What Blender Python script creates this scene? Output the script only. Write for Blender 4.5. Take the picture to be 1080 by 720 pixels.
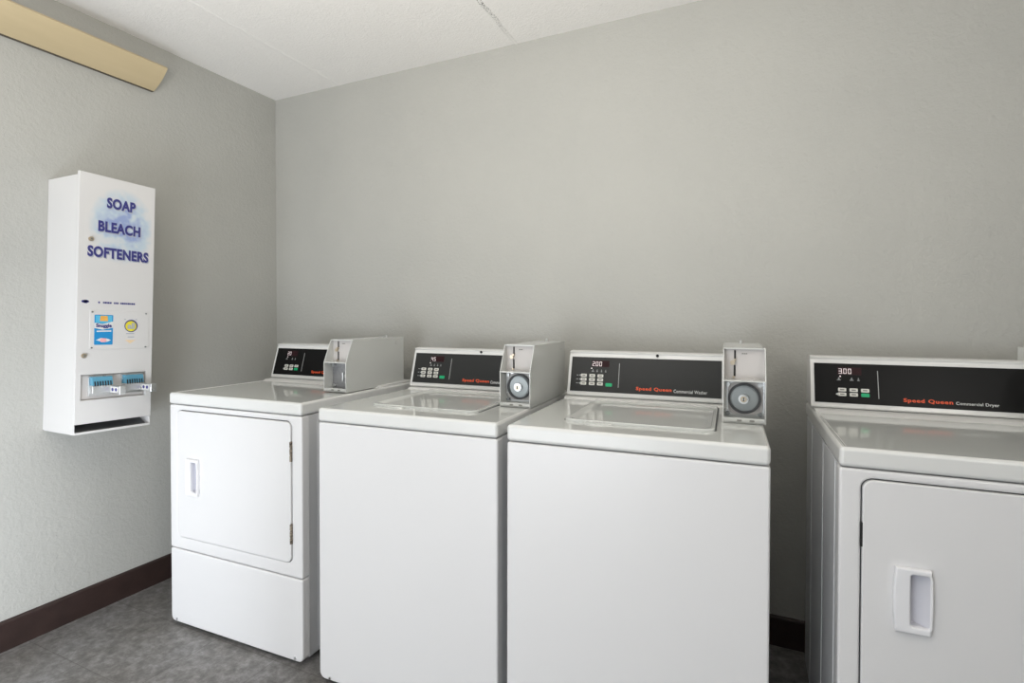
import bpy, bmesh, math, random
from mathutils import Matrix, Vector
random.seed(4)
for o in list(bpy.data.objects): bpy.data.objects.remove(o)
S = bpy.context.scene
COL = S.collection
PI = math.pi

# ------------------------------------------------------------------ camera
cyaw, cpit, crol = -0.4293, -0.0152, 0.0011
fw = Vector((math.sin(cyaw)*math.cos(cpit), math.cos(cyaw)*math.cos(cpit), math.sin(cpit)))
rt = Vector((math.cos(cyaw), -math.sin(cyaw), 0)); up = rt.cross(fw)
r2 = rt*math.cos(crol)+up*math.sin(crol); u2 = up*math.cos(crol)-rt*math.sin(crol)
cd = bpy.data.cameras.new('camera'); cam = bpy.data.objects.new('camera', cd); COL.objects.link(cam)
cd.sensor_width = 36; cd.lens = 556.96/1080*36; cd.shift_y = -16.39/1080; cd.clip_start = .05
M4 = Matrix((r2, u2, -fw)).transposed().to_4x4(); M4.translation = Vector((2.489, -2.1932, 1.2181))
cam.matrix_world = M4
S.camera = cam

# ------------------------------------------------------------------ light
S.view_settings.view_transform = 'Standard'; S.view_settings.look = 'None'
S.view_settings.gamma = 1; S.view_settings.use_curve_mapping = False
S.view_settings.exposure = -0.05
w = bpy.data.worlds.new('world'); S.world = w; w.use_nodes = True
w.node_tree.nodes['Background'].inputs[0].default_value = (.86, .93, 1, 1)
w.node_tree.nodes['Background'].inputs[1].default_value = 1.0

def area(name, loc, direction, sx, sy, power, color):
    l = bpy.data.lights.new(name, 'AREA'); l.shape = 'RECTANGLE'; l.size = sx; l.size_y = sy
    l.energy = power; l.color = color
    o = bpy.data.objects.new(name, l); COL.objects.link(o); o.location = loc
    o.rotation_euler = Vector(direction).to_track_quat('-Z', 'Z').to_euler()
    return o
RX, RY, RZ = 4.7, -4.4, 2.455        # room extents (right wall x, front wall y, ceiling z)
WX0, WX1, WZ0, WZ1 = .4, 2.3, .05, 2.1
COOL, WARM = (.90, .945, 1), (1, .955, .89)
# added cool fill lamps, set low inside the room: towards machines and left wall
area('added low cool fill from the front', (1.2, -3.6, .55), (-.2, 1, -.06), 1.8, 1.05, 37, COOL)
area('added low cool fill towards the left wall', (1.1, -2.1, .40), (-1, -.08, .05), .6, .6, 21, (.86, .92, 1))
# added unseen fill lamps, aimed up at the ceiling and into the left corner
area('added fill left', (1.6, -2.6, .5), (-.5, .3, .5), 1.0, 1.0, 3, (.97, .98, 1))
area('added fill overhead', (1.7, -2.1, 1.6), (.12, .35, 1), .6, .6, 33, WARM)
area('added fill right', (3.6, -2.4, 1.9), (-.6, .3, .3), .6, .6, 13, (1, .975, .93))

# ------------------------------------------------------------------ materials
def mat(name, col, rough=.5, metal=0, coat=0, emit=None, es=1, spec=None):
    m = bpy.data.materials.new(name); m.use_nodes = True
    b = m.node_tree.nodes['Principled BSDF']
    b.inputs['Base Color'].default_value = (*col, 1); b.inputs['Roughness'].default_value = rough
    b.inputs['Metallic'].default_value = metal
    if coat: b.inputs['Coat Weight'].default_value = coat; b.inputs['Coat Roughness'].default_value = .06
    if spec is not None: b.inputs['Specular IOR Level'].default_value = spec
    if emit: b.inputs['Emission Color'].default_value = (*emit, 1); b.inputs['Emission Strength'].default_value = es
    return m
def nodes(m): return m.node_tree.nodes, m.node_tree.links, m.node_tree.nodes['Principled BSDF']
def noise(m, scale, detail=4, rough=.6, coord='Object', stretch=None):
    N, L, b = nodes(m)
    tc = N.new('ShaderNodeTexCoord'); n = N.new('ShaderNodeTexNoise')
    n.inputs['Scale'].default_value = scale; n.inputs['Detail'].default_value = detail; n.inputs['Roughness'].default_value = rough
    if stretch:
        mp = N.new('ShaderNodeMapping'); mp.inputs['Scale'].default_value = stretch
        L.new(tc.outputs[coord], mp.inputs[0]); L.new(mp.outputs[0], n.inputs['Vector'])
    else: L.new(tc.outputs[coord], n.inputs['Vector'])
    return n
def add_bump(m, n, strength, dist):
    N, L, b = nodes(m)
    bp = N.new('ShaderNodeBump'); bp.inputs['Strength'].default_value = strength; bp.inputs['Distance'].default_value = dist
    if b.inputs['Normal'].is_linked: L.new(b.inputs['Normal'].links[0].from_socket, bp.inputs['Normal'])
    L.new(n.outputs[0], bp.inputs['Height']); L.new(bp.outputs[0], b.inputs['Normal'])
def ramp(m, src, stops, inp='Base Color'):
    N, L, b = nodes(m)
    r = N.new('ShaderNodeValToRGB'); L.new(src, r.inputs[0])
    e = r.color_ramp.elements
    while len(e) < len(stops): e.new(.5)
    for el, (p_, c_) in zip(e, stops): el.position = p_; el.color = (*c_, 1)
    if inp: L.new(r.outputs[0], b.inputs[inp])
    return r

# wall paint: grey, with roller / skip-trowel texture
WALL = mat('grey wall paint', (.47, .47, .44), .62)
n = noise(WALL, 2.2, 3, .5); ramp(WALL, n.outputs[0], [(.3, (.438, .436, .408)), (.7, (.462, .459, .428))])
n = noise(WALL, 60, 5, .65); add_bump(WALL, n, .5, .006)
n = noise(WALL, 14, 3, .6); add_bump(WALL, n, .25, .008)
# ceiling: white textured board
CEIL = mat('white textured ceiling', (.91, .895, .87), .9)
n = noise(CEIL, 85, 4, .7); add_bump(CEIL, n, .5, .006)
# ceiling seam with dark mould flecks
SEAM = mat('ceiling seam tape', (.80, .78, .75), .9)
N_, L_, B_ = nodes(SEAM)
n = noise(SEAM, 150, 3, .7); r = ramp(SEAM, n.outputs[0], [(.50, (0, 0, 0)), (.58, (1, 1, 1))], None)
tc = N_.new('ShaderNodeTexCoord'); sp = N_.new('ShaderNodeSeparateXYZ'); L_.new(tc.outputs['Object'], sp.inputs[0])
mr = N_.new('ShaderNodeMapRange'); mr.inputs[1].default_value = -.04; mr.inputs[2].default_value = -.42
L_.new(sp.outputs['Y'], mr.inputs[0])
mu = N_.new('ShaderNodeMath'); mu.operation = 'MULTIPLY'; L_.new(mr.outputs[0], mu.inputs[0]); L_.new(r.outputs[0], mu.inputs[1])
mx = N_.new('ShaderNodeMix'); mx.data_type = 'RGBA'; mx.inputs[6].default_value = (.88, .865, .84, 1); mx.inputs[7].default_value = (.05, .05, .055, 1)
L_.new(mu.outputs[0], mx.inputs[0]); L_.new(mx.outputs[2], B_.inputs['Base Color'])
n = noise(SEAM, 85, 4, .7); add_bump(SEAM, n, .5, .006)
SEAM2 = mat('clean ceiling seam tape', (.92, .905, .88), .9)
# floor: mottled grey vinyl tiles
FLOOR = mat('grey vinyl floor tile', (.2, .2, .2), .42)
N_, L_, B_ = nodes(FLOOR)
n = noise(FLOOR, 26, 8, .78); r1 = ramp(FLOOR, n.outputs[0], [(.30, (.070, .067, .066)), (.5, (.185, .18, .175)), (.70, (.34, .335, .33))], None)
n2 = noise(FLOOR, 4, 5, .6); r2_ = ramp(FLOOR, n2.outputs[0], [(.3, (.80, .77, .73)), (.7, (1.08, 1.08, 1.1))], None)
mx = N_.new('ShaderNodeMix'); mx.data_type = 'RGBA'; mx.blend_type = 'MULTIPLY'; mx.inputs[0].default_value = 1
L_.new(r1.outputs[0], mx.inputs[6]); L_.new(r2_.outputs[0], mx.inputs[7])
tc = N_.new('ShaderNodeTexCoord'); mp = N_.new('ShaderNodeMapping'); mp.inputs['Location'].default_value = (-.035, .853+.305*20, 0)
L_.new(tc.outputs['Object'], mp.inputs[0])
bk = N_.new('ShaderNodeTexBrick'); bk.offset = 0; bk.inputs['Scale'].default_value = 1; bk.inputs['Mortar Size'].default_value = .0016
bk.inputs['Brick Width'].default_value = .305; bk.inputs['Row Height'].default_value = .305; bk.inputs['Mortar Smooth'].default_value = .4
bk.inputs['Color1'].default_value = (.93, .93, .93, 1); bk.inputs['Color2'].default_value = (1.05, 1.05, 1.05, 1); bk.inputs['Mortar'].default_value = (.62, .61, .60, 1)
L_.new(mp.outputs[0], bk.inputs['Vector'])
mx2 = N_.new('ShaderNodeMix'); mx2.data_type = 'RGBA'; mx2.blend_type = 'MULTIPLY'; mx2.inputs[0].default_value = 1
L_.new(mx.outputs[2], mx2.inputs[6]); L_.new(bk.outputs['Color'], mx2.inputs[7]); L_.new(mx2.outputs[2], B_.inputs['Base Color'])
n = noise(FLOOR, 40, 3); add_bump(FLOOR, n, .08, .002)
BASEB = mat('dark brown rubber baseboard', (.040, .021, .018), .45)
n = noise(BASEB, 12, 4); ramp(BASEB, n.outputs[0], [(.3, (.024, .013, .011)), (.7, (.038, .021, .018))])
BEIGE = mat('beige painted board', (.62, .50, .31), .5)
n = noise(BEIGE, 3, 4, .6, stretch=(1, .25, 3)); ramp(BEIGE, n.outputs[0], [(.3, (.50, .405, .245)), (.7, (.59, .485, .305))])
BEIGED = mat('dark shadow edge', (.09, .075, .055), .7)  # dark tone for the shadow line below the board, shared by the brackets

ENAMEL = mat('white enamel panel', (.75, .745, .747), .36, coat=.05)
TOPEN = mat('glossy white porcelain top', (.64, .655, .635), .10, coat=.35)  # same porcelain as the edge; weaker light on tops put into the colour
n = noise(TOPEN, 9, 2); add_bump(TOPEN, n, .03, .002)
SIDE = mat('painted cabinet side', (.66, .665, .675), .38)
LIP = mat('white porcelain edge', (.72, .725, .71), .3, coat=.1)
CHW = mat('white console enamel', (.74, .74, .725), .3, coat=.3)
BLACK = mat('black control panel', (.010, .010, .010), .3, spec=.10)
GREYBLACK = mat('charcoal control panel', (.026, .027, .027), .35, spec=.28)
DARK = mat('dark rubber gasket', (.055, .057, .060), .6)
HOLE = mat('black hole', (.012, .012, .012), .8)
RUST = mat('rusty hinge', (.22, .16, .10), .55, .6)
n = noise(RUST, 120, 4); ramp(RUST, n.outputs[0], [(.35, (.05, .035, .03)), (.65, (.42, .36, .28))])
PLAST = mat('white plastic', (.82, .82, .84), .35)
POCK = mat('white plastic with lilac recess shade', (.68, .68, .73), .4)  # handle plastic with the pocket's lilac shade put into its colour
CHROME = mat('chrome', (.72, .73, .73), .22, 1)
n = noise(CHROME, 30, 3); ramp(CHROME, n.outputs[0], [(.3, (.24, .24, .24)), (.7, (.42, .42, .42))], 'Roughness')
STEEL = mat('brushed steel dial', (.30, .32, .32), .46, .85)
PLATE = mat('pale satin plate', (.55, .525, .51), .5)
GREYPL = mat('mottled grey plate', (.30, .30, .31), .45, .6)
n = noise(GREYPL, 260, 3, .7); ramp(GREYPL, n.outputs[0], [(.35, (.14, .14, .15)), (.65, (.50, .50, .51))])
METER = mat('grey painted coin box', (.63, .64, .62), .24, coat=.3)
BRASS = mat('brass', (.55, .47, .36), .35, .9)
KEY = mat('cream button', (.72, .71, .66), .5)
KEYG = mat('green button', (.0, .42, .17), .45)
INK = mat('dark button legend', (.22, .22, .20), .6)
ORANGE = mat('orange red lettering', (.85, .10, .025), .45)
WHITEP = mat('white print', (.74, .75, .74), .5)
GREYP = mat('grey print', (.40, .41, .41), .5)
LED = mat('lit display digits', (.7, .65, .65), .5, emit=(1, .82, .84), es=.35)
DISP = mat('dark red display window', (.03, .012, .014), .3, spec=.1)
VWH = mat('white vending enamel', (.69, .68, .67), .36, coat=.1)
NAVY = mat('navy lettering', (.035, .035, .20), .5)
LETSH = mat('grey letter shadow print', (.42, .45, .50), .5)
CYAN = mat('blue label print', (.015, .27, .60), .45)
CYAN2 = mat('light blue label print', (.10, .48, .72), .45)
YEL = mat('yellow print', (.80, .70, .04), .5)
PINK = mat('pink print', (.90, .45, .47), .5)
ORP = mat('soft orange print', (.85, .45, .10), .5)
PEACH = mat('peach print', (.85, .66, .42), .5)
BLUEPL = mat('translucent blue plastic', (.10, .33, .48), .25, coat=.5)
CHUTE = mat('dark grey steel chute', (.16, .165, .17), .5, .4)
# printed blue cloud on the vending door
CLOUD = mat('printed pale blue splash', (.8, .8, .8), .36)
N_, L_, B_ = nodes(CLOUD)
tc = N_.new('ShaderNodeTexCoord')
mp = N_.new('ShaderNodeMapping'); mp.inputs['Location'].default_value = (0, -.022*1.0, 0)
vm = N_.new('ShaderNodeVectorMath'); vm.operation = 'SUBTRACT'; vm.inputs[1].default_value = (.2, .015, .80)
L_.new(tc.outputs['Object'], vm.inputs[0])
vs = N_.new('ShaderNodeVectorMath'); vs.operation = 'MULTIPLY'; vs.inputs[1].default_value = (0, 8.2, 6.6); L_.new(vm.outputs[0], vs.inputs[0])
ln = N_.new('ShaderNodeVectorMath'); ln.operation = 'LENGTH'; L_.new(vs.outputs[0], ln.inputs[0])
fall = N_.new('ShaderNodeMapRange'); fall.inputs[1].default_value = 1.0; fall.inputs[2].default_value = .35; L_.new(ln.outputs['Value'], fall.inputs[0])
wv = N_.new('ShaderNodeTexWave'); wv.inputs['Scale'].default_value = 14; wv.inputs['Distortion'].default_value = 9; wv.inputs['Detail'].default_value = 2
mp2 = N_.new('ShaderNodeMapping'); mp2.inputs['Rotation'].default_value = (.9, 0, 0); L_.new(tc.outputs['Object'], mp2.inputs[0]); L_.new(mp2.outputs[0], wv.inputs['Vector'])
nn = noise(CLOUD, 30, 3)
ad = N_.new('ShaderNodeMath'); ad.operation = 'MULTIPLY'; L_.new(wv.outputs['Fac'], ad.inputs[0]); L_.new(nn.outputs[0], ad.inputs[1])
ad2 = N_.new('ShaderNodeMath'); ad2.operation = 'ADD'; ad2.inputs[1].default_value = .12; L_.new(ad.outputs[0], ad2.inputs[0])
ml = N_.new('ShaderNodeMath'); ml.operation = 'MULTIPLY'; L_.new(ad2.outputs[0], ml.inputs[0]); L_.new(fall.outputs[0], ml.inputs[1])
rr = ramp(CLOUD, ml.outputs[0], [(.0, (.69, .68, .67)), (.22, (.52, .61, .68)), (.6, (.30, .37, .60))])

# ------------------------------------------------------------------ mesh helpers
def finish(name, bm, m, parent=None, smooth=35, mats=None):
    bmesh.ops.recalc_face_normals(bm, faces=bm.faces)
    me = bpy.data.meshes.new(name); bm.to_mesh(me); bm.free()
    for p_ in me.polygons: p_.use_smooth = True
    me.set_sharp_from_angle(angle=math.radians(smooth))
    o = bpy.data.objects.new(name, me); COL.objects.link(o)
    for mm in (mats or [m]): me.materials.append(mm)
    if parent: o.parent = parent
    wn = o.modifiers.new('weighted normals', 'WEIGHTED_NORMAL'); wn.keep_sharp = True; wn.weight = 100
    return o
def merge(bm, b2, T=None):
    me = bpy.data.meshes.new('tmp'); b2.to_mesh(me); b2.free()
    if T: me.transform(T)
    bm.from_mesh(me); bpy.data.meshes.remove(me)
def box(bm, x0, x1, y0, y1, z0, z1, r=0, seg=3, T=None):
    b = bmesh.new(); bmesh.ops.create_cube(b, size=1)
    for v in b.verts: v.co = Vector((x0+(v.co.x+.5)*(x1-x0), y0+(v.co.y+.5)*(y1-y0), z0+(v.co.z+.5)*(z1-z0)))
    if r: bmesh.ops.bevel(b, geom=list(b.edges), offset=r, segments=seg, profile=.5, affect='EDGES')
    merge(bm, b, T); return bm
def bx(*a, **k): return box(bmesh.new(), *a, **k)
def cyl(bm, c, axis, r, h, seg=24, r2=None, T=None, bev=0):
    b = bmesh.new(); bmesh.ops.create_cone(b, cap_ends=True, segments=seg, radius1=r, radius2=r if r2 is None else r2, depth=h)
    if bev: bmesh.ops.bevel(b, geom=[e for e in b.edges if abs(e.verts[0].co.z-e.verts[1].co.z) < 1e-6], offset=bev, segments=2, affect='EDGES')
    q = Vector(axis).to_track_quat('Z', 'Y').to_matrix().to_4x4(); q.translation = Vector(c)
    b.transform(q); merge(bm, b, T); return bm
def prism(bm, prof, x0, x1, r=0, seg=3, T=None):   # profile in (y,z) extruded along x
    b = bmesh.new()
    A = [b.verts.new((x0, y, z)) for y, z in prof]; Bv = [b.verts.new((x1, y, z)) for y, z in prof]
    b.faces.new(A); b.faces.new(Bv[::-1])
    for i in range(len(prof)):
        j = (i+1) % len(prof); b.faces.new((A[i], Bv[i], Bv[j], A[j]))
    bmesh.ops.recalc_face_normals(b, faces=b.faces)
    if r: bmesh.ops.bevel(b, geom=list(b.edges), offset=r, segments=seg, profile=.5, affect='EDGES')
    merge(bm, b, T); return bm
def rrect(x0, x1, z0, z1, r, seg=6):
    pts = []
    rs = r if isinstance(r, (list, tuple)) else [r]*4
    for (cx, cz, a0, q) in ((x0+rs[0], z0+rs[0], PI, rs[0]), (x1-rs[1], z0+rs[1], 1.5*PI, rs[1]), (x1-rs[2], z1-rs[2], 0, rs[2]), (x0+rs[3], z1-rs[3], .5*PI, rs[3])):
        for k in range(seg+1):
            a = a0+k/seg*PI/2; pts.append((cx+q*math.cos(a), cz+q*math.sin(a)))
    return pts
def plate(bm, outer, y0, y1, hole=None, bevel=0, T=None):   # outline in (x,z), extruded along y from y0 (front) to y1
    b = bmesh.new(); loops = []
    for pts in ([outer, hole] if hole else [outer]):
        vs = [b.verts.new((x, y0, z)) for x, z in pts]
        es = [b.edges.new((vs[i], vs[(i+1) % len(vs)])) for i in range(len(vs))]; loops.append(es)
    if hole: bmesh.ops.triangle_fill(b, use_beauty=True, edges=[e for l in loops for e in l])
    else: b.faces.new([e.verts[0] for e in loops[0]]) if False else b.faces.new(b.verts[:])
    ff = b.faces[:]
    ext = bmesh.ops.extrude_face_region(b, geom=ff)
    nv = [g for g in ext['geom'] if isinstance(g, bmesh.types.BMVert)]
    bmesh.ops.translate(b, verts=nv, vec=(0, y1-y0, 0))
    bmesh.ops.recalc_face_normals(b, faces=b.faces)
    if bevel:
        es = [e for e in b.edges if len(e.link_faces) == 2 and abs(e.verts[0].co.y-y0) < 1e-7 and abs(e.verts[1].co.y-y0) < 1e-7 and e.calc_face_angle(0) > 1]
        bmesh.ops.bevel(b, geom=es, offset=bevel, segments=3, profile=.5, affect='EDGES')
    merge(bm, b, T); return bm
def disc(bm, c, axis, ro, ri, h, seg=32, T=None):           # ring
    b = bmesh.new(); rings = []
    for (r_, z_) in ((ro, -h/2), (ro, h/2), (ri, h/2), (ri, -h/2)):
        rings.append([b.verts.new((r_*math.cos(2*PI*k/seg), r_*math.sin(2*PI*k/seg), z_)) for k in range(seg)])
    for q in range(4):
        for k in range(seg):
            b.faces.new((rings[q][k], rings[q][(k+1) % seg], rings[(q+1) % 4][(k+1) % seg], rings[(q+1) % 4][k]))
    q = Vector(axis).to_track_quat('Z', 'Y').to_matrix().to_4x4(); q.translation = Vector(c)
    b.transform(q); merge(bm, b, T); return bm
def text_bm(txt, width, height, depth, T, bold=.0, spacing=1.0, shear=0):
    cu = bpy.data.curves.new('t', 'FONT'); cu.body = txt; cu.size = 1; cu.offset = bold; cu.extrude = .02; cu.space_character = spacing
    cu.shear = shear; cu.resolution_u = 4
    to = bpy.data.objects.new('t', cu); COL.objects.link(to)
    dg = bpy.context.evaluated_depsgraph_get(); me = bpy.data.meshes.new_from_object(to.evaluated_get(dg))
    bpy.data.objects.remove(to); bpy.data.curves.remove(cu)
    xs = [v.co.x for v in me.vertices]; ys = [v.co.y for v in me.vertices]
    x0, x1, y0, y1 = min(xs), max(xs), min(ys), max(ys)
    sx = width/(x1-x0); sy = (height/(y1-y0)) if height else sx
    for v in me.vertices: v.co = Vector(((v.co.x-x0)*sx, (v.co.y-y0)*sy, v.co.z/.02*depth))
    me.transform(T); b = bmesh.new(); b.from_mesh(me); bpy.data.meshes.remove(me); return b
def thing(name, label, cat, loc, rz=0, group=None):
    o = bpy.data.objects.new(name, None); COL.objects.link(o); o.empty_display_size = .1
    o.location = loc; o.rotation_euler = (0, 0, rz); o['label'] = label; o['category'] = cat
    if group: o['group'] = group
    return o
def struct(name, bm, m, mats=None):
    o = finish(name, bm, m, mats=mats); o['kind'] = 'structure'; return o

# ------------------------------------------------------------------ the room
struct('floor', bx(0, RX, RY, 0, -.1, 0), FLOOR)
struct('ceiling', bx(0, RX, RY, 0, RZ, RZ+.1), CEIL)
struct('wall_back', bx(-.1, RX+.1, 0, .1, -.1, RZ+.1), WALL)
struct('wall_left', bx(-.1, 0, RY-.1, 0, -.1, RZ+.1), WALL)
struct('wall_right', bx(RX, RX+.1, RY-.1, 0, -.1, RZ+.1), WALL)
b = bmesh.new(); plate(b, [(0, -.1), (RX, -.1), (RX, RZ+.1), (0, RZ+.1)], RY, RY-.1, hole=[(WX0, WZ0), (WX1, WZ0), (WX1, WZ1), (WX0, WZ1)])
struct('wall_front', b, WALL)
b = bmesh.new()
plate(b, [(WX0-.07, WZ0-.07), (WX1+.07, WZ0-.07), (WX1+.07, WZ1+.07), (WX0-.07, WZ1+.07)], RY+.03, RY, hole=[(WX0, WZ0), (WX1, WZ0), (WX1, WZ1), (WX0, WZ1)], bevel=.004)
for k in (1, 2): xx = WX0+(WX1-WX0)*k/3; box(b, xx-.025, xx+.025, RY-.06, RY+.01, WZ0, WZ1, .004)
struct('window_1', b, PLAST)
def bb_prof(): return None
b = bmesh.new()
bbp = [(0, 0), (-.014, 0), (-.014, .098), (-.010, .106), (-.004, .109), (0, .109)]
prism(b, bbp, .0, RX); struct('baseboard_back', b, BASEB)
b = bmesh.new(); prism(b, bbp, RY, -.014, T=Matrix.Rotation(PI/2, 4, 'Z')); struct('baseboard_left', b, BASEB)
# ceiling seams
b = bmesh.new()
def seam(bm, xc, wdt, h):
    nseg = 90; vs = []
    for k in range(nseg+1):
        y = -.001-(3.2)*k/nseg; j = random.uniform(-.0035, .0035)
        vs.append([bm.verts.new((xc-wdt/2+j, y, RZ)), bm.verts.new((xc-wdt*.2+j, y, RZ-h)), bm.verts.new((xc+wdt*.2+j, y, RZ-h)), bm.verts.new((xc+wdt/2+j, y, RZ))])
    for k in range(nseg):
        for q in range(3): bm.faces.new((vs[k][q], vs[k][q+1], vs[k+1][q+1], vs[k+1][q]))
seam(b, 1.506, .020, .003); struct('trim_1', b, SEAM)
b = bmesh.new(); seam(b, .475, .014, .0017); struct('trim_2', b, CEIL)
# added lamp with a faint glow on the ceiling, unseen behind the camera
t = thing('added_ceiling_light', 'added long white fluorescent ceiling light, unseen behind the viewer', 'ceiling light', (2.3, -3.0, RZ))
finish('lamp_body', bx(-.65, .65, -.16, .16, -.05, 0, .006), PLAST, t)
LAMPD = mat('added lamp diffuser', (.85, .85, .83), .5, emit=(1, .95, .87), es=.6)
finish('diffuser', bx(-.62, .62, -.14, .14, -.09, -.05, .01), LAMPD, t)

# ------------------------------------------------------------------ washers and dryers
def machine(kind, label, x, y, yaw, W, H, group, vb, cu0, panelmat, digits, cb_dial=True):
    D = .71; tt = .045
    name = 'dryer' if kind == 'dryer' else 'washing_machine'
    c, s = math.cos(yaw), math.sin(yaw)
    root = thing(name, label, 'dryer' if kind == 'dryer' else 'washing machine', (x+c*W/2-s*D/2, y+s*W/2+c*D/2, 0), yaw, group)
    OFF = Matrix.Translation((-W/2, -D/2, 0))
    def P(nm, bm, m, parent=root, smooth=35):
        bm.transform(OFF); return finish(nm, bm, m, parent, smooth)
    zt = H-tt
    # ---- cabinet (sides + back), a creased sheet-metal box
    b = bmesh.new()
    box(b, .0035, W-.0035, .0345, D-.012, .016, zt-.003, .003)
    for sx in (0, 1):                          # vertical pressed ribs on each side
        for v0 in (.082, .29, .55):
            xx = .0035 if sx == 0 else W-.0035
            box(b, xx-.0016, xx+.0016, v0-.004, v0+.004, .03, zt-.004, .0015)
    cab = P('cabinet', b, SIDE)
    for fx in (.05, W-.05):
        for fy in (.07, D-.07):
            b = bmesh.new(); cyl(b, (fx, fy, .008), (0, 0, 1), .021, .016, 16, bev=.003); cyl(b, (fx, fy, .02), (0, 0, 1), .008, .02, 10); P('foot', b, DARK)
    def front(b, z0, z1, rb, hole=None):
        # front skin: rounded in plan at both vertical edges, wraps 33 mm down the sides
        plate(b, rrect(0, W, z0, z1, rb), 0, .033, hole=hole, bevel=.006)
    if kind == 'dryer':
        dz0, dz1, du0, du1 = zt-.521, zt-.022, .043, W-.047
        b = bmesh.new(); front(b, .309, zt-.0025, [.0068]*4, rrect(du0, du1, dz0, dz1, .024, 8)); P('front_panel', b, ENAMEL)
        b = bmesh.new(); front(b, .014, .3060, [.022, .022, .0068, .0068]); P('lower_panel', b, ENAMEL)
        for fx in (.035, W-.035):
            b = bmesh.new(); cyl(b, (fx, -.0005, .026), (0, -1, 0), .005, .004, 12); P('screw', b, CHROME)
        b = bmesh.new(); plate(b, rrect(du0-.004, du1+.004, dz0-.004, dz1+.004, .026, 8), .010, .030, hole=rrect(du0+.04, du1-.04, dz0+.04, dz1-.04, .02, 4)); P('door_gasket', b, DARK)
        g = .0028
        hx0, hx1, hz0, hz1 = .104, .174, dz0+.174, dz0+.315
        b = bmesh.new(); plate(b, rrect(du0+g, du1-g, dz0+g, dz1-g, .0215, 8), -.0025, .009, hole=[(hx0+.026, hz0+.012), (hx1-.003, hz0+.012), (hx1-.003, hz1-.009), (hx0+.026, hz1-.009)], bevel=.0025)
        door = P('door', b, ENAMEL)
        # handle: barrel-sided raised surround with scooped pocket
        def barrel(x0, x1, z0, z1, bow, r):
            pts = []; n_ = 12
            for k in range(n_+1):
                t_ = k/n_; pts.append((x0-bow*math.sin(PI*t_)+0, z1-(z1-z0)*t_))
            for k in range(n_+1):
                t_ = k/n_; pts.append((x1+bow*math.sin(PI*t_), z0+(z1-z0)*t_))
            return pts
        b = bmesh.new()
        outer = barrel(hx0+.003, hx1-.003, hz0, hz1, .004, 0)
        pocket = rrect(hx0+.030, hx1-.0055, hz0+.015, hz1-.012, .006, 5)
        plate(b, outer, -.0145, -.003, hole=pocket, bevel=.004)
        h = P('door_handle', b, PLAST, door)
        b = bmesh.new()                           # curved scoop inside the pocket
        px0, px1, pz0, pz1 = hx0+.029, hx1-.0045, hz0+.014, hz1-.011
        n_ = 10; rows = []
        for k in range(n_+1):
            t_ = k/n_; uu = px0+(px1-px0)*t_; dd = -.0125+.031*math.sin(PI*.5*(1-t_)**.9)
            rows.append([b.verts.new((uu, dd, pz0)), b.verts.new((uu, dd, pz1))])
        for k in range(n_): b.faces.new((rows[k][0], rows[k][1], rows[k+1][1], rows[k+1][0]))
        for q in (0, 1):
            f0 = [rows[k][q] for k in range(n_+1)]; c0 = b.verts.new((px0, -.0125, (pz0, pz1)[q]))
            b.faces.new(f0+[c0])
        w0 = [b.verts.new((px0, -.0125, pz0)), b.verts.new((px0, -.0125, pz1))]; b.faces.new((rows[0][0], rows[0][1], w0[1], w0[0]))
        P('handle_pocket', b, POCK, door)
        if x < 1:
            for hz in (dz1-.105, dz0+.105):
                b = bmesh.new(); box(b, du1-.0035, du1+.0035, -.0045, .004, hz-.035, hz+.035, .001)
                for q in (-.024, 0, .024): cyl(b, (du1, -.004, hz+q), (0, 0, 1), .0042, .020, 10)
                P('hinge', b, RUST, door)
        else:
            b = bmesh.new(); box(b, du0-.001, du0+.004, -.002, .006, dz1-.155, dz1-.10, .001); P('hinge', b, HOLE, door)
    else:
        b = bmesh.new(); front(b, .014, zt-.0025, [.024, .024, .0068, .0068]); P('front_panel', b, ENAMEL)
        for fx in (.045, W-.045):
            b = bmesh.new(); cyl(b, (fx, -.0005, .024), (0, -1, 0), .005, .004, 12); P('screw', b, CHROME)
    # ---- top: rolled front and side lips, recessed porcelain field
    b = bmesh.new()
    prof_r = .010
    box(b, 0, W, -.003, D, zt, H, prof_r, 5)
    top = bmesh.new(); merge(top, b)
    tf = [f for f in top.faces if f.normal.z > .99 and f.calc_center_median().z > H-1e-4]
    if kind == 'dryer':
        r_ = bmesh.ops.inset_region(top, faces=tf, thickness=.006, depth=0)
        r_ = bmesh.ops.inset_region(top, faces=tf, thickness=.004, depth=-.0022)
    for f in top.faces: f.material_index = 0 if f.normal.z > .9 else 1  # upward faces get the shade-toned copy, all others the lighter one
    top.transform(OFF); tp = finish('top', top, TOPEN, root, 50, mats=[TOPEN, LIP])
    fz = H-.0022 if kind == 'dryer' else H
    if kind == 'dryer':
        b = bmesh.new(); prism(b, [(vb-.052, fz-.002), (vb-.030, H+.006), (vb+.03, H+.008), (D-.02, H+.008), (D-.02, fz-.002)], .006, W-.006, .003, 3)
        P('rear_ledge', b, CHW)
    else:
        # lid: raised frame with rounded front corners, shallow dished centre, finger notch
        lu0, lu1, lv0, lv1 = .128, W-.122, .105, .500
        TR = Matrix.Rotation(0, 4, 'X')
        # outline made in (x,z) plane then laid flat
        LAY = Matrix(((1, 0, 0, 0), (0, 0, 1, 0), (0, -1, 0, 0), (0, 0, 0, 1)))
        b = bmesh.new(); plate(b, rrect(lu0, lu1, lv0, lv1, [.028, .028, .01, .01], 6), -H-.0075, -H+.0005, hole=rrect(lu0+.011, lu1-.011, lv0+.011, lv1-.035, [.03, .03, .05, .05], 8), bevel=.003, T=LAY)
        # dished field
        b2 = bmesh.new()
        loops = []
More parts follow.
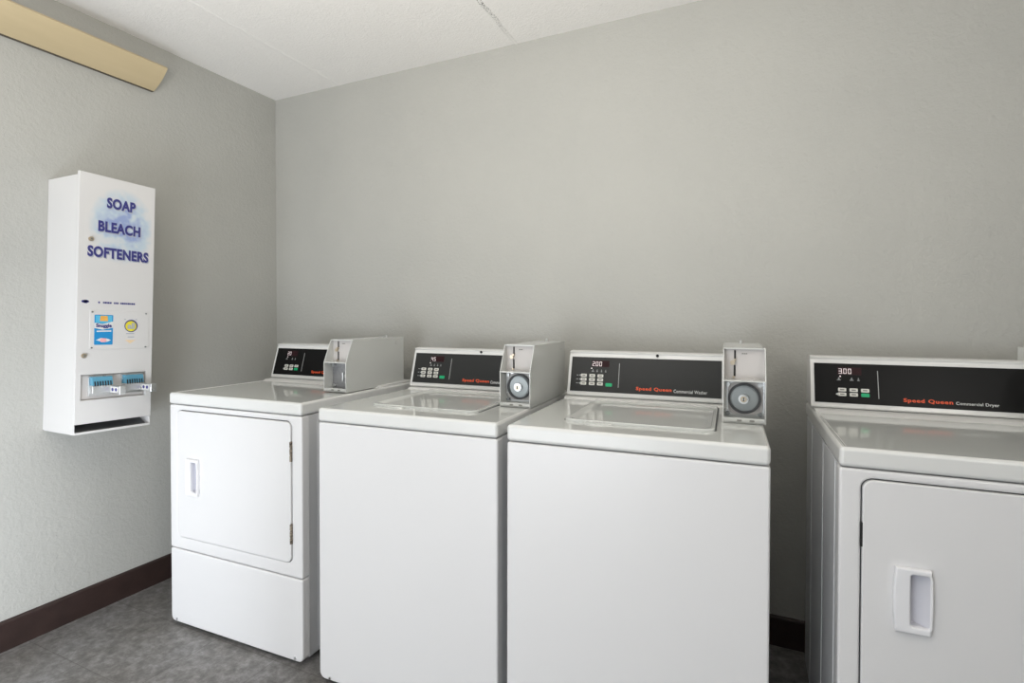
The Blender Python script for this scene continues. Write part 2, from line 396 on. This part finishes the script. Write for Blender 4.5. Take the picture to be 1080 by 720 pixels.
        for ins, zz in ((.0, .0078), (.006, .0062), (.014, .0030), (.028, .0022)):
            pts = rrect(lu0+.0105+ins, lu1-.0105-ins, lv0+.0105+ins, lv1-.0345-ins, [max(.03-ins*.5, .01)]*2+[max(.05-ins*.5, .01)]*2, 8)
            loops.append([b2.verts.new((px_, pv_, H+zz-.0006)) for px_, pv_ in pts])
        for q in range(3):
            for k in range(len(loops[0])):
                j = (k+1) % len(loops[0]); b2.faces.new((loops[q][k], loops[q][j], loops[q+1][j], loops[q+1][k]))
        b2.faces.new(loops[-1]); merge(b, b2)
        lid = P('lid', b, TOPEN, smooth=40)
        b = bmesh.new(); plate(b, rrect(lu0-.0035, lu1+.0035, lv0+.02, lv1+.0035, .005, 5), -H-.0012, -H+.001, T=LAY); P('lid_gap', b, DARK, lid)
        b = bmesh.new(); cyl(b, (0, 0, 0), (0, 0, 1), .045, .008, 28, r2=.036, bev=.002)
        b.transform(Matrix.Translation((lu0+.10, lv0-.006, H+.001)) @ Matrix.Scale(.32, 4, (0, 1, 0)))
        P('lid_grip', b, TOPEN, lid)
        b = bmesh.new(); prism(b, [(vb-.022, H-.002), (vb-.012, H+.006), (vb+.03, H+.008), (D-.02, H+.008), (D-.02, H-.002)], .006, W-.006, .002, 2)
        P('rear_ledge', b, CHW)
    # ---- console
    sl = .045/.155
    F = lambda z: vb+sl*z                              # face v at height z above top
    cu1 = (.547 if W > .67 else .546)-.001
    b = bmesh.new()
    prism(b, [(F(.010)+.004, H+.009), (F(.014), H+.0135), (F(.151)-.000, H+.151), (F(.153)+.003, H+.1535), (F(.160)+.003, H+.160), (F(.165)-.003, H+.1655), (F(.168)+.004, H+.169), (F(.168)+.03, H+.171), (D-.05, H+.166), (D-.03, H+.009)], cu0, cu1, .0016, 2)
    con = P('console', b, CHW)
    # frame on the slanted face: origin at panel bottom-left, x = u, y = up the slope, z = outwards
    nrm = Vector((0, -1, sl)).normalized(); upv = Vector((0, sl, 1)).normalized()
    def TF(u, z, out=0):
        T = Matrix((Vector((1, 0, 0)), upv, nrm)).transposed().to_4x4(); T.translation = Vector((u, F(z), H+z))+nrm*out; return T
    def flat(b, u0, u1, z0, z1, out, thick, r=0):      # thin plate on the slope
        pts = rrect(u0, u1, z0, z1, r, 4) if r else [(u0, z0), (u1, z0), (u1, z1), (u0, z1)]
        k = 1/upv.z
        q = bmesh.new(); A = [q.verts.new((pu-u0, (pz-z0)*k, thick)) for pu, pz in pts]; Bq = [q.verts.new((pu-u0, (pz-z0)*k, 0)) for pu, pz in pts]
        q.faces.new(A); q.faces.new(Bq[::-1])
        for i in range(len(pts)):
            j = (i+1) % len(pts); q.faces.new((A[i], Bq[i], Bq[j], A[j]))
        merge(b, q, TF(u0, z0, out)); return b
    pn = P('control_panel', flat(bmesh.new(), cu0+.011, cu1-.006, .0255, .1475, -.0006, .0022), panelmat, con)
    o_ = .0019
    dryer = kind == 'dryer'
    uo = cu0-.004 if dryer else cu0
    if dryer:
        cols = [uo+.091, uo+.122, uo+.1525]; rws = [.0665, .0525]; bw, bh = .022, .0105
    else:
        cols = [uo+.060, uo+.091, uo+.121]; rws = [.0815, .0675, .0535]; bw, bh = .021, .0105
    for i, cz in enumerate(rws):
        for j, cx in enumerate(cols):
            green = dryer and i == 1 and j == 2
            b = flat(bmesh.new(), cx-bw/2, cx+bw/2, cz-bh/2, cz+bh/2, o_-.0004, .0012, .002)
            if not dryer and j == 0:               # the left column of keys is pointed
                for v in b.verts: pass
            kb = P('start_button' if green else 'button', b, KEYG if green else KEY, con)
            if not green:
                b = flat(bmesh.new(), cx-bw*.27, cx+bw*.27, cz-bh*.18, cz+bh*.18, o_+.0007, .0003); P('button_print', b, INK, con)
            if j == 0:                               # indicator arrows left of the first column
                if (not dryer) or i == 1:
                    q = bmesh.new(); A = [q.verts.new(v_) for v_ in ((0, -.0042, 0), (0, .0042, 0), (-.006, 0, 0))]; q.faces.new(A)
                    e_ = bmesh.ops.extrude_face_region(q, geom=q.faces[:]); bmesh.ops.translate(q, verts=[g for g in e_['geom'] if isinstance(g, bmesh.types.BMVert)], vec=(0, 0, .001))
                    b = bmesh.new(); merge(b, q, TF(cx-bw/2-.001, cz, o_)); 
                    if not dryer: flat(b, cx-bw/2-.017, cx-bw/2-.010, cz-.001, cz+.001, o_-.0004, .0006)
                    P('indicator_mark', b, WHITEP if dryer else GREYP, con)
    if not dryer:
        gx = uo+.153; b = flat(bmesh.new(), gx-.0115, gx+.0115, .0515-.0058, .0515+.0058, o_-.0004, .0012, .0025); P('start_button', b, KEYG, con)
    # display
    dx = uo+(.083 if dryer else .089)
    b = flat(bmesh.new(), dx-.003, dx+.062, .113, .136, o_-.0018, .0004+.0016, .001); P('display_window', b, DISP, con)
    SEG = {'0': 'abcdef', '1': 'bc', '2': 'abged', '3': 'abgcd', '4': 'fgbc', '5': 'afgcd', '8': 'abcdefg'}
    b = bmesh.new()
    dw, dh, tk = .0092, .0165, .0023
    cx = dx
    for chh in digits:
        if chh == '.':
            flat(b, cx-.0022, cx-.0008, .1155, .1170, o_+.0002, .0004); continue
        z0 = .1155
        for sg in SEG[chh]:
            r_ = {'a': (0, dw, dh-tk, dh), 'd': (0, dw, 0, tk), 'g': (0, dw, dh/2-tk/2, dh/2+tk/2), 'f': (0, tk, dh/2, dh), 'e': (0, tk, 0, dh/2), 'b': (dw-tk, dw, dh/2, dh), 'c': (dw-tk, dw, 0, dh/2)}[sg]
            e = .0003
            flat(b, cx+r_[0]+e, cx+r_[1]-e, z0+r_[2]+e, z0+r_[3]-e, o_+.0002, .0004)
        cx += .0128
    P('display_digits', b, LED, con)
    # little legend icons under the display
    icons = [(.083, .010), (.118, .010), (.136, .007)] if dryer else [(.092, .009), (.108, .006), (.124, .006), (.139, .005)]
    for (iu, iw) in icons:
        cu_ = uo+iu; b = bmesh.new()
        flat(b, cu_-iw/2, cu_+iw/2, .0955, .0972, o_-.0004, .0006)
        flat(b, cu_-iw/4, cu_+iw/4, .0985, .1005, o_-.0004, .0006)
        flat(b, cu_-iw/8, cu_+iw/8, .1015, .1040, o_-.0004, .0006)
        P('legend_icon', b, GREYP, con)
    if dryer or digits:
        b = flat(bmesh.new(), uo+.085, uo+.089, .1055, .1095, o_, .0006, .001); P('indicator_light', b, LED, con)
    b = flat(bmesh.new(), uo+.1865, uo+.1885, .044, .128, o_-.0004, .0008); P('divider_line', b, GREYP, con)
    # brand lettering
    b = text_bm('Speed Queen', .120, .0150, .0003, TF(uo+.250, .0355, o_+.0003), bold=.026, spacing=1.12); P('brand_lettering', b, ORANGE, con)
    b = text_bm('Commercial Dryer' if dryer else 'Commercial Washer', .099 if dryer else .108, .0115, .0003, TF(uo+.377, .036, o_+.0003), bold=.006, spacing=1.05); P('type_lettering', b, WHITEP, con)
    if not dryer:
        b = bmesh.new(); cyl(b, (cu0+.318, F(.158)+.0015, H+.1585), (0, -1, .35), .0050, .006, 16); P('lock_hole', b, HOLE, con)
    # ---- coin box at the right end
    a0, a1 = .546, .656
    if W > .67: a0, a1 = .547, .659
    CT = .003
    vf, vk = .256, .645; z1_, z2_ = H+.118, H+.207
    prof = [(vf, H+.0005), (vf, z1_), (vf+.040, z2_), (vk, z2_+.001), (vk, H+.0005)]
    b = bmesh.new()
    prism(b, prof, a0, a0+CT, .0008, 2); prism(b, prof, a1-CT, a1, .0008, 2)           # side walls
    box(b, a0+CT, a1-CT, vf+.041, vk, z2_-CT, z2_, 0)                                # roof
    box(b, a0+CT, a1-CT, vk-CT, vk, H+.001, z2_-CT, 0)                               # back
    box(b, a0+CT, a1-CT, vf+.001, vf+.052, z1_-.0025, z1_+.001, .0008)                # shelf between the two bays
    box(b, a0+CT, a1-CT, vf+.0005, vf+.052, H+.0008, H+.007, .001)                    # sill
    box(b, a0+CT, a1-CT, vf+.0005, vf+.004, H+.0008, H+.016, .001)
    cb = P('coin_box', b, METER)
    b = bmesh.new(); box(b, a0+CT, a1-CT, vf+.052, vf+.055, z1_, z2_-CT, 0); P('coin_plate', b, PLATE, cb)
    am = (a0+a1)/2
    # coin slot and return lever on the upper plate
    sx_ = a0+.031
    b = bmesh.new(); box(b, sx_-.0022, sx_+.0022, vf+.049, vf+.0525, z1_+.050, z1_+.082, .0008); box(b, sx_-.0030, sx_+.0020, vf+.0495, vf+.0525, z1_+.008, z1_+.040, .0008); P('coin_slot', b, HOLE, cb)
    b = bmesh.new(); cyl(b, (sx_-.006, vf+.047, z1_+.047), (0, -1, 0), .0065, .010, 16, bev=.001); cyl(b, (sx_, vf+.047, z1_+.055), (0, -1, .0), .0035, .010, 12)
    P('coin_return', b, BRASS, cb)
    b = bmesh.new(); cyl(b, (sx_-.003, vf+.049, z1_+.0055), (0, -1, 0), .0035, .006, 12); P('slot_screw', b, BRASS, cb)
    b = bmesh.new()
    for k in range(3): cyl(b, (am-.004+k*.005, vf+.0515, z2_-.016), (0, -1, 0), .002, .002, 8)
    P('vent_hole', b, INK, cb)
    # lower bay: lock plate
    zl = H+.017; zc_ = H+.0655
    b = bmesh.new(); box(b, a0+CT, a1-CT, vf+.049, vf+.055, H+.006, z1_-.003, 0); P('lock_plate', b, CHROME if cb_dial else GREYPL, cb)
    if cb_dial:
        b = bmesh.new(); plate(b, rrect(a0+.014, a1-.006, H+.019, z1_-.008, .020, 6), vf+.044, vf+.0495, bevel=.002); P('dial_plate', b, PLATE, cb)
        b = bmesh.new(); disc(b, (am+.001, vf+.040, zc_), (0, -1, 0), .0428, .0365, .012, 40); P('dial_ring', b, DARK, cb)
        b = bmesh.new(); cyl(b, (am+.001, vf+.0395, zc_), (0, -1, 0), .0366, .008, 40, bev=.0035); P('lock_dial', b, STEEL, cb)
        b = bmesh.new(); cyl(b, (am-.001, vf+.031, zc_-.001), (0, -1, 0), .0135, .012, 26, bev=.002); P('lock_hub', b, CHROME, cb)
        b = bmesh.new(); disc(b, (am-.001, vf+.0255, zc_-.001), (0, -1, 0), .0085, .0035, .003, 24); P('lock_cylinder', b, BRASS, cb)
        b = bmesh.new(); box(b, am-.0025, am+.0005, vf+.0235, vf+.028, zc_-.006, zc_+.004, .0004); P('keyhole', b, HOLE, cb)
    else:
        b = bmesh.new(); cyl(b, (am+.020, vf+.040, zc_-.004), (0, -1, 0), .007, .018, 20, bev=.001); box(b, am+.016, am+.022, vf+.022, vf+.034, zc_-.024, zc_+.012, .002, 3); P('lock_lever', b, CHROME, cb)
    for (bu, bz) in ((a0+.013, zl+.004), (a1-.013, zl+.004), (a0+.013, z1_-.014), (a1-.013, z1_-.014)):
        b = bmesh.new(); cyl(b, (bu, vf+.043, bz), (0, -1, 0), .0058, .010, 16, bev=.001); P('bolt', b, CHROME if bz > H+.06 or not cb_dial else STEEL, cb)
    for bu in (am-.012, am+.020):
        b = bmesh.new(); plate(b, rrect(bu-.0065, bu+.0065, H+.0065, H+.0115, .0024, 5), vf+.0001, vf+.0008); P('sill_hole', b, INK, cb)
    b = bmesh.new(); cyl(b, (am-.004, vk-.05, z2_+.005), (0, 0, 1), .0042, .012, 12, bev=.0012); P('roof_pin', b, CHROME, cb)
    b = bmesh.new(); cyl(b, (a1+.0006, vk-.055, z2_-.022), (1, 0, 0), .0085, .0024, 18, bev=.0008); P('side_rivet', b, METER, cb)
    return root

DG, WG = 'coin-operated dryers along the back wall', 'coin-operated top-load washers between the dryers'
machine('dryer', 'white coin-operated dryer in the corner beside the left wall, with rusty door hinges', .3866, -.8597, .0257, .6856, .9228, DG, .485, .006, BLACK, '20', cb_dial=False)
machine('washer', 'white top-load coin washer standing right next to the corner dryer, left of the other washer', 1.1746, -.8689, .0337, .6537, .9191, WG, .535, .000, GREYBLACK, '.45')
machine('washer', 'white top-load coin washer beside the open gap, its round lock dial facing the viewer', 1.8756, -.8862, .0371, .6514, .9265, WG, .535, .010, GREYBLACK, '2.00')
machine('dryer', 'white coin-operated dryer at the right edge, standing alone past the gap', 2.669, -.7883, .0167, .683, .9254, DG, .528, -.002, BLACK, '3.00')

# ------------------------------------------------------------------ soap vending machine on the left wall
vm_ = thing('vending_machine', 'tall white soap, bleach and softener vending machine mounted on the left wall', 'vending machine', (0, -.966, .778))
vm_.rotation_euler = (math.radians(-1.7), 0, 0)
hw = .1355; DP = .214; HT = .982
def V(nm, bm, m, parent=vm_, smooth=35): return finish(nm, bm, m, parent, smooth)
def yzplate(bm, outer, x0, x1, hole=None, bevel=0):        # outline in (y,z); x1 = front
    # plate() works in (x,z) and extrudes along y: map x->y', y->-x'
    T = Matrix(((0, -1, 0, 0), (1, 0, 0, 0), (0, 0, 1, 0), (0, 0, 0, 1)))
    return plate(bm, outer, -x1, -x0, hole=hole, bevel=bevel, T=T)
def yz(y0, y1, z0, z1): return [(y0, z0), (y1, z0), (y1, z1), (y0, z1)]
b = bmesh.new()
def side_wall(y0, y1):
    T = Matrix(((0, 1, 0, 0), (1, 0, 0, 0), (0, 0, 1, 0), (0, 0, 0, 1)))
    prism(b, [(.0005, .004), (DP-.003, 0), (DP-.003, .036), (DP-.016, .042), (DP-.016, HT-.012), (.0005, HT-.012)], y0, y1, .0008, 2, T=T)
side_wall(-hw, -hw+.003); side_wall(hw-.003, hw)
box(b, .0005, DP-.016, -hw+.003, hw-.003, HT-.015, HT-.012)
box(b, .0005, .004, -hw+.003, hw-.003, .004, HT-.015)
box(b, .004, DP-.016, -hw+.003, hw-.003, .12, .123)
V('cabinet', b, VWH)
b = bmesh.new(); box(b, .004, DP-.003, -hw+.003, hw-.003, .000, .0035); box(b, DP-.006, DP-.002, -hw+.002, hw-.002, -.0005, .0085, .001); V('tray', b, VWH)
b = bmesh.new()
T = Matrix(((0, 1, 0, 0), (1, 0, 0, 0), (0, 0, 1, 0), (0, 0, 0, 1)))
prism(b, [(.03, .090), (.032, .092), (DP-.03, .008), (DP-.03, .004)], -hw+.004, hw-.004, T=T)
box(b, DP-.060, DP-.056, -hw+.004, hw-.004, .004, .017)
V('chute', b, CHUTE)
ry0, ry1, rz0, rz1 = -.117, .113, .126, .222
b = bmesh.new(); yzplate(b, yz(-hw-.0005, hw+.0005, .038, HT), DP-.014, DP, hole=yz(ry0, ry1, rz0, rz1), bevel=.0015)
door = V('door', b, VWH)
b = bmesh.new(); yzplate(b, yz(ry0-.001, ry1+.001, rz0-.001, rz1+.001), DP-.030, DP-.012)
yzplate(b, yz(ry0+.004, ry1-.004, rz0+.004, rz1-.004), DP-.012, DP-.009, bevel=.001)
V('coin_recess', b, PLATE, door)
X1 = DP
# printed graphic + lettering
b = bmesh.new(); yzplate(b, rrect(-hw+.02, hw-.012, .63, .955, .01), X1-.0002, X1+.0003); V('printed_graphic', b, CLOUD, door)
def YZT(y, z, out): # text frame: x->y, y->z, z->x
    T = Matrix(((0, 0, 1, 0), (1, 0, 0, 0), (0, 1, 0, 0), (0, 0, 0, 1))); T.translation = Vector((out, y, z)); return T
for txt, y0, y1, z0, h in (('SOAP', -.044, .060, .862, .042), ('BLEACH', -.072, .080, .768, .042), ('SOFTENERS', -.106, .113, .668, .042)):
    V('lettering_shadow', text_bm(txt, y1-y0, h, .0002, YZT(y0+.0035, z0-.004, X1+.0005), bold=.045, spacing=1.06), LETSH, door)
    V('lettering', text_bm(txt, y1-y0, h, .0003, YZT(y0, z0, X1+.0009), bold=.045, spacing=1.06), NAVY, door)
def zloc(z): return z-.778
def yloc(y): return y+.947
# maker's mark and the row of tiny print
b = bmesh.new(); yzplate(b, rrect(-.121, -.097, .493, .502, .004), X1-.0001, X1+.0004); yzplate(b, rrect(-.114, -.102, .4905, .5035, .003), X1-.0001, X1+.0004); V('maker_mark', b, NAVY, door)
b = bmesh.new(); y = -.066
while y < .060:
    wd = random.choice([.004, .006, .008]); 
    if random.random() > .06: yzplate(b, yz(y, y+wd, .4925, .4995), X1-.0001, X1+.0003)
    y += wd+.0012
V('small_print', b, NAVY, door)
# product card behind four screws
b = bmesh.new(); yzplate(b, rrect(-.093, .119, .317, .465, .003), X1-.0002, X1+.0016, bevel=.0006); card = V('product_card', b, VWH, door)
for (yy, zz) in ((-.086, .459), (.108, .459), (-.086, .323), (.108, .323)):
    b = bmesh.new(); cyl(b, (X1+.003, yy, zz), (1, 0, 0), .0032, .003, 12, bev=.0008); V('card_screw', b, STEEL, card)
XC = X1+.0016
b = bmesh.new(); yzplate(b, rrect(-.078, -.014, .334, .449, .003), XC-.0002, XC+.0004); lab = V('softener_label', b, CYAN, card)
V('label_patch', yzplate(bmesh.new(), yz(-.074, -.018, .418, .446), XC+.0002, XC+.0007), CYAN2, card)
V('label_patch', yzplate(bmesh.new(), [(-.060, .425), (-.032, .425), (-.034, .445), (-.058, .445)], XC+.0004, XC+.0010), ORP, card)
V('label_patch', yzplate(bmesh.new(), [(-.078, .398), (-.050, .392), (-.014, .400), (-.014, .424), (-.050, .414), (-.078, .418)], XC+.0002, XC+.0009), WHITEP, card)
V('label_lettering', text_bm('Snuggle', .054, .018, .0002, YZT(-.073, .397, XC+.0012), bold=.04, spacing=1.0), NAVY, card)
V('label_patch', yzplate(bmesh.new(), [(-.070, .383), (-.020, .385), (-.020, .390), (-.070, .388)], XC+.0002, XC+.0007), WHITEP, card)
V('label_patch', yzplate(bmesh.new(), [(-.072, .352), (-.056, .347), (-.034, .345), (-.020, .352), (-.034, .358), (-.056, .360)], XC+.0002, XC+.0007), WHITEP, card)
V('label_patch', yzplate(bmesh.new(), rrect(-.058, -.036, .344, .359, .006), XC+.0004, XC+.0010), PINK, card)
b = bmesh.new(); cyl(b, (XC+.0003, .052, .408), (1, 0, 0), .0245, .0008, 32); V('bleach_badge', b, NAVY, card)
b = bmesh.new(); cyl(b, (XC+.0006, .051, .407), (1, 0, 0), .0205, .0014, 32); V('bleach_badge', b, YEL, card)
V('badge_lettering', text_bm('all', .027, .024, .0002, YZT(.038, .396, XC+.0016), bold=.035, spacing=.95), LETSH, card)
b = bmesh.new()
for (yy, zz, ww) in ((.026, .432, .006), (.068, .432, .006), (.034, .3755, .030), (.040, .362, .024)): yzplate(b, yz(yy, yy+ww, zz, zz+.0035), XC-.0001, XC+.0004)
V('card_print', b, LETSH, card)
V('card_print', yzplate(bmesh.new(), [(.030, .352), (.070, .352), (.050, .338)], XC-.0001, XC+.0004), PEACH, card)
# locks
for (yy, zz, rr_) in ((yloc(-1.0425), zloc(1.512), .0085), (yloc(-1.0575), zloc(1.072), .0085)):
    b = bmesh.new(); cyl(b, (X1+.003, yy, zz), (1, 0, 0), rr_, .008, 20, bev=.0015); lk = V('lock', b, BRASS, door)
    b = bmesh.new(); cyl(b, (X1+.0072, yy, zz), (1, 0, 0), rr_*.45, .001, 12); V('keyhole', b, INK, lk)
# two coin slides
for y0 in (-.086, .028):
    b = bmesh.new(); yzplate(b, yz(y0-.004, y0+.078, .140, .2165), DP-.010, DP-.004, bevel=.001)
    box(b, DP-.006, DP+.016, y0, y0+.070, .150, .180, .002); sl_ = V('coin_mechanism', b, CHROME, door)
    b = bmesh.new()
    T = Matrix(((0, 1, 0, 0), (1, 0, 0, 0), (0, 0, 1, 0), (0, 0, 0, 1)))
    prism(b, [(DP-.004, .180), (DP+.016, .180), (DP+.010, .212), (DP-.004, .214)], y0, y0+.070, .0015, 2, T=T); V('coin_slot_cover', b, BLUEPL, sl_)
    b = bmesh.new()
    for k in range(7):
        yy = y0+.008+k*.009
        prism(b, [(DP+.0155, .178), (DP+.0175, .178), (DP+.0145, .196), (DP+.0125, .196)], yy-.002, yy+.002, T=T)
    V('slot_row', b, HOLE, sl_)
    yt = y0+.060
    b = bmesh.new(); box(b, DP+.004, DP+.078, yt, yt+.014, .148, .176, .0015); box(b, DP+.070, DP+.082, yt-.003, yt+.020, .144, .178, .003)
    sld = V('coin_slide', b, CHROME, sl_)
    b = bmesh.new(); box(b, DP+.020, DP+.068, yt-.0008, yt+.0004, .152, .173); V('slide_label', b, VWH, sld)
    for k in (0, 1):
        b = bmesh.new(); cyl(b, (DP+.032+k*.022, yt-.0010, .1625), (0, -1, 0), .0065, .0010, 14); V('coin_mark', b, NAVY, sld)

# ------------------------------------------------------------------ slanted beige light cove
cv = thing('light_cove', 'long beige slanted board mounted high on the left wall just below the ceiling', 'wall light cover', (0, -1.35, 2.236))
L0, L1 = -1.5, .668
b = bmesh.new(); pts = []; n_ = 10
for k in range(n_+1):                      # slightly bowed front
    t_ = k/n_; pts.append((.016+.099*t_+.006*math.sin(PI*t_), .004+.082*t_-.004*math.sin(PI*t_)))
back = [(px_-.008, pz_+.009) for px_, pz_ in pts[::-1]]
T = Matrix(((0, 1, 0, 0), (1, 0, 0, 0), (0, 0, 1, 0), (0, 0, 0, 1)))
prism(b, pts+back, L0, L1, T=T); finish('cover_board', b, BEIGE, cv)
b = bmesh.new(); prism(b, [(.0005, .003), (.013, .003), (.015, .005), (.008, .014), (.0005, .014)], L0, L1, T=T); finish('dark_shadow_rail', b, BEIGED, cv)  # bottom lip of the board; its dark colour stands for the shadow line
for yy in (-1.2, -.3, .55):
    b = bmesh.new(); prism(b, [(.0005, .012), (.012, .014), (.096, .076), (.094, .080), (.0005, .055)], yy, yy+.004, T=T); finish('bracket', b, BEIGED, cv)
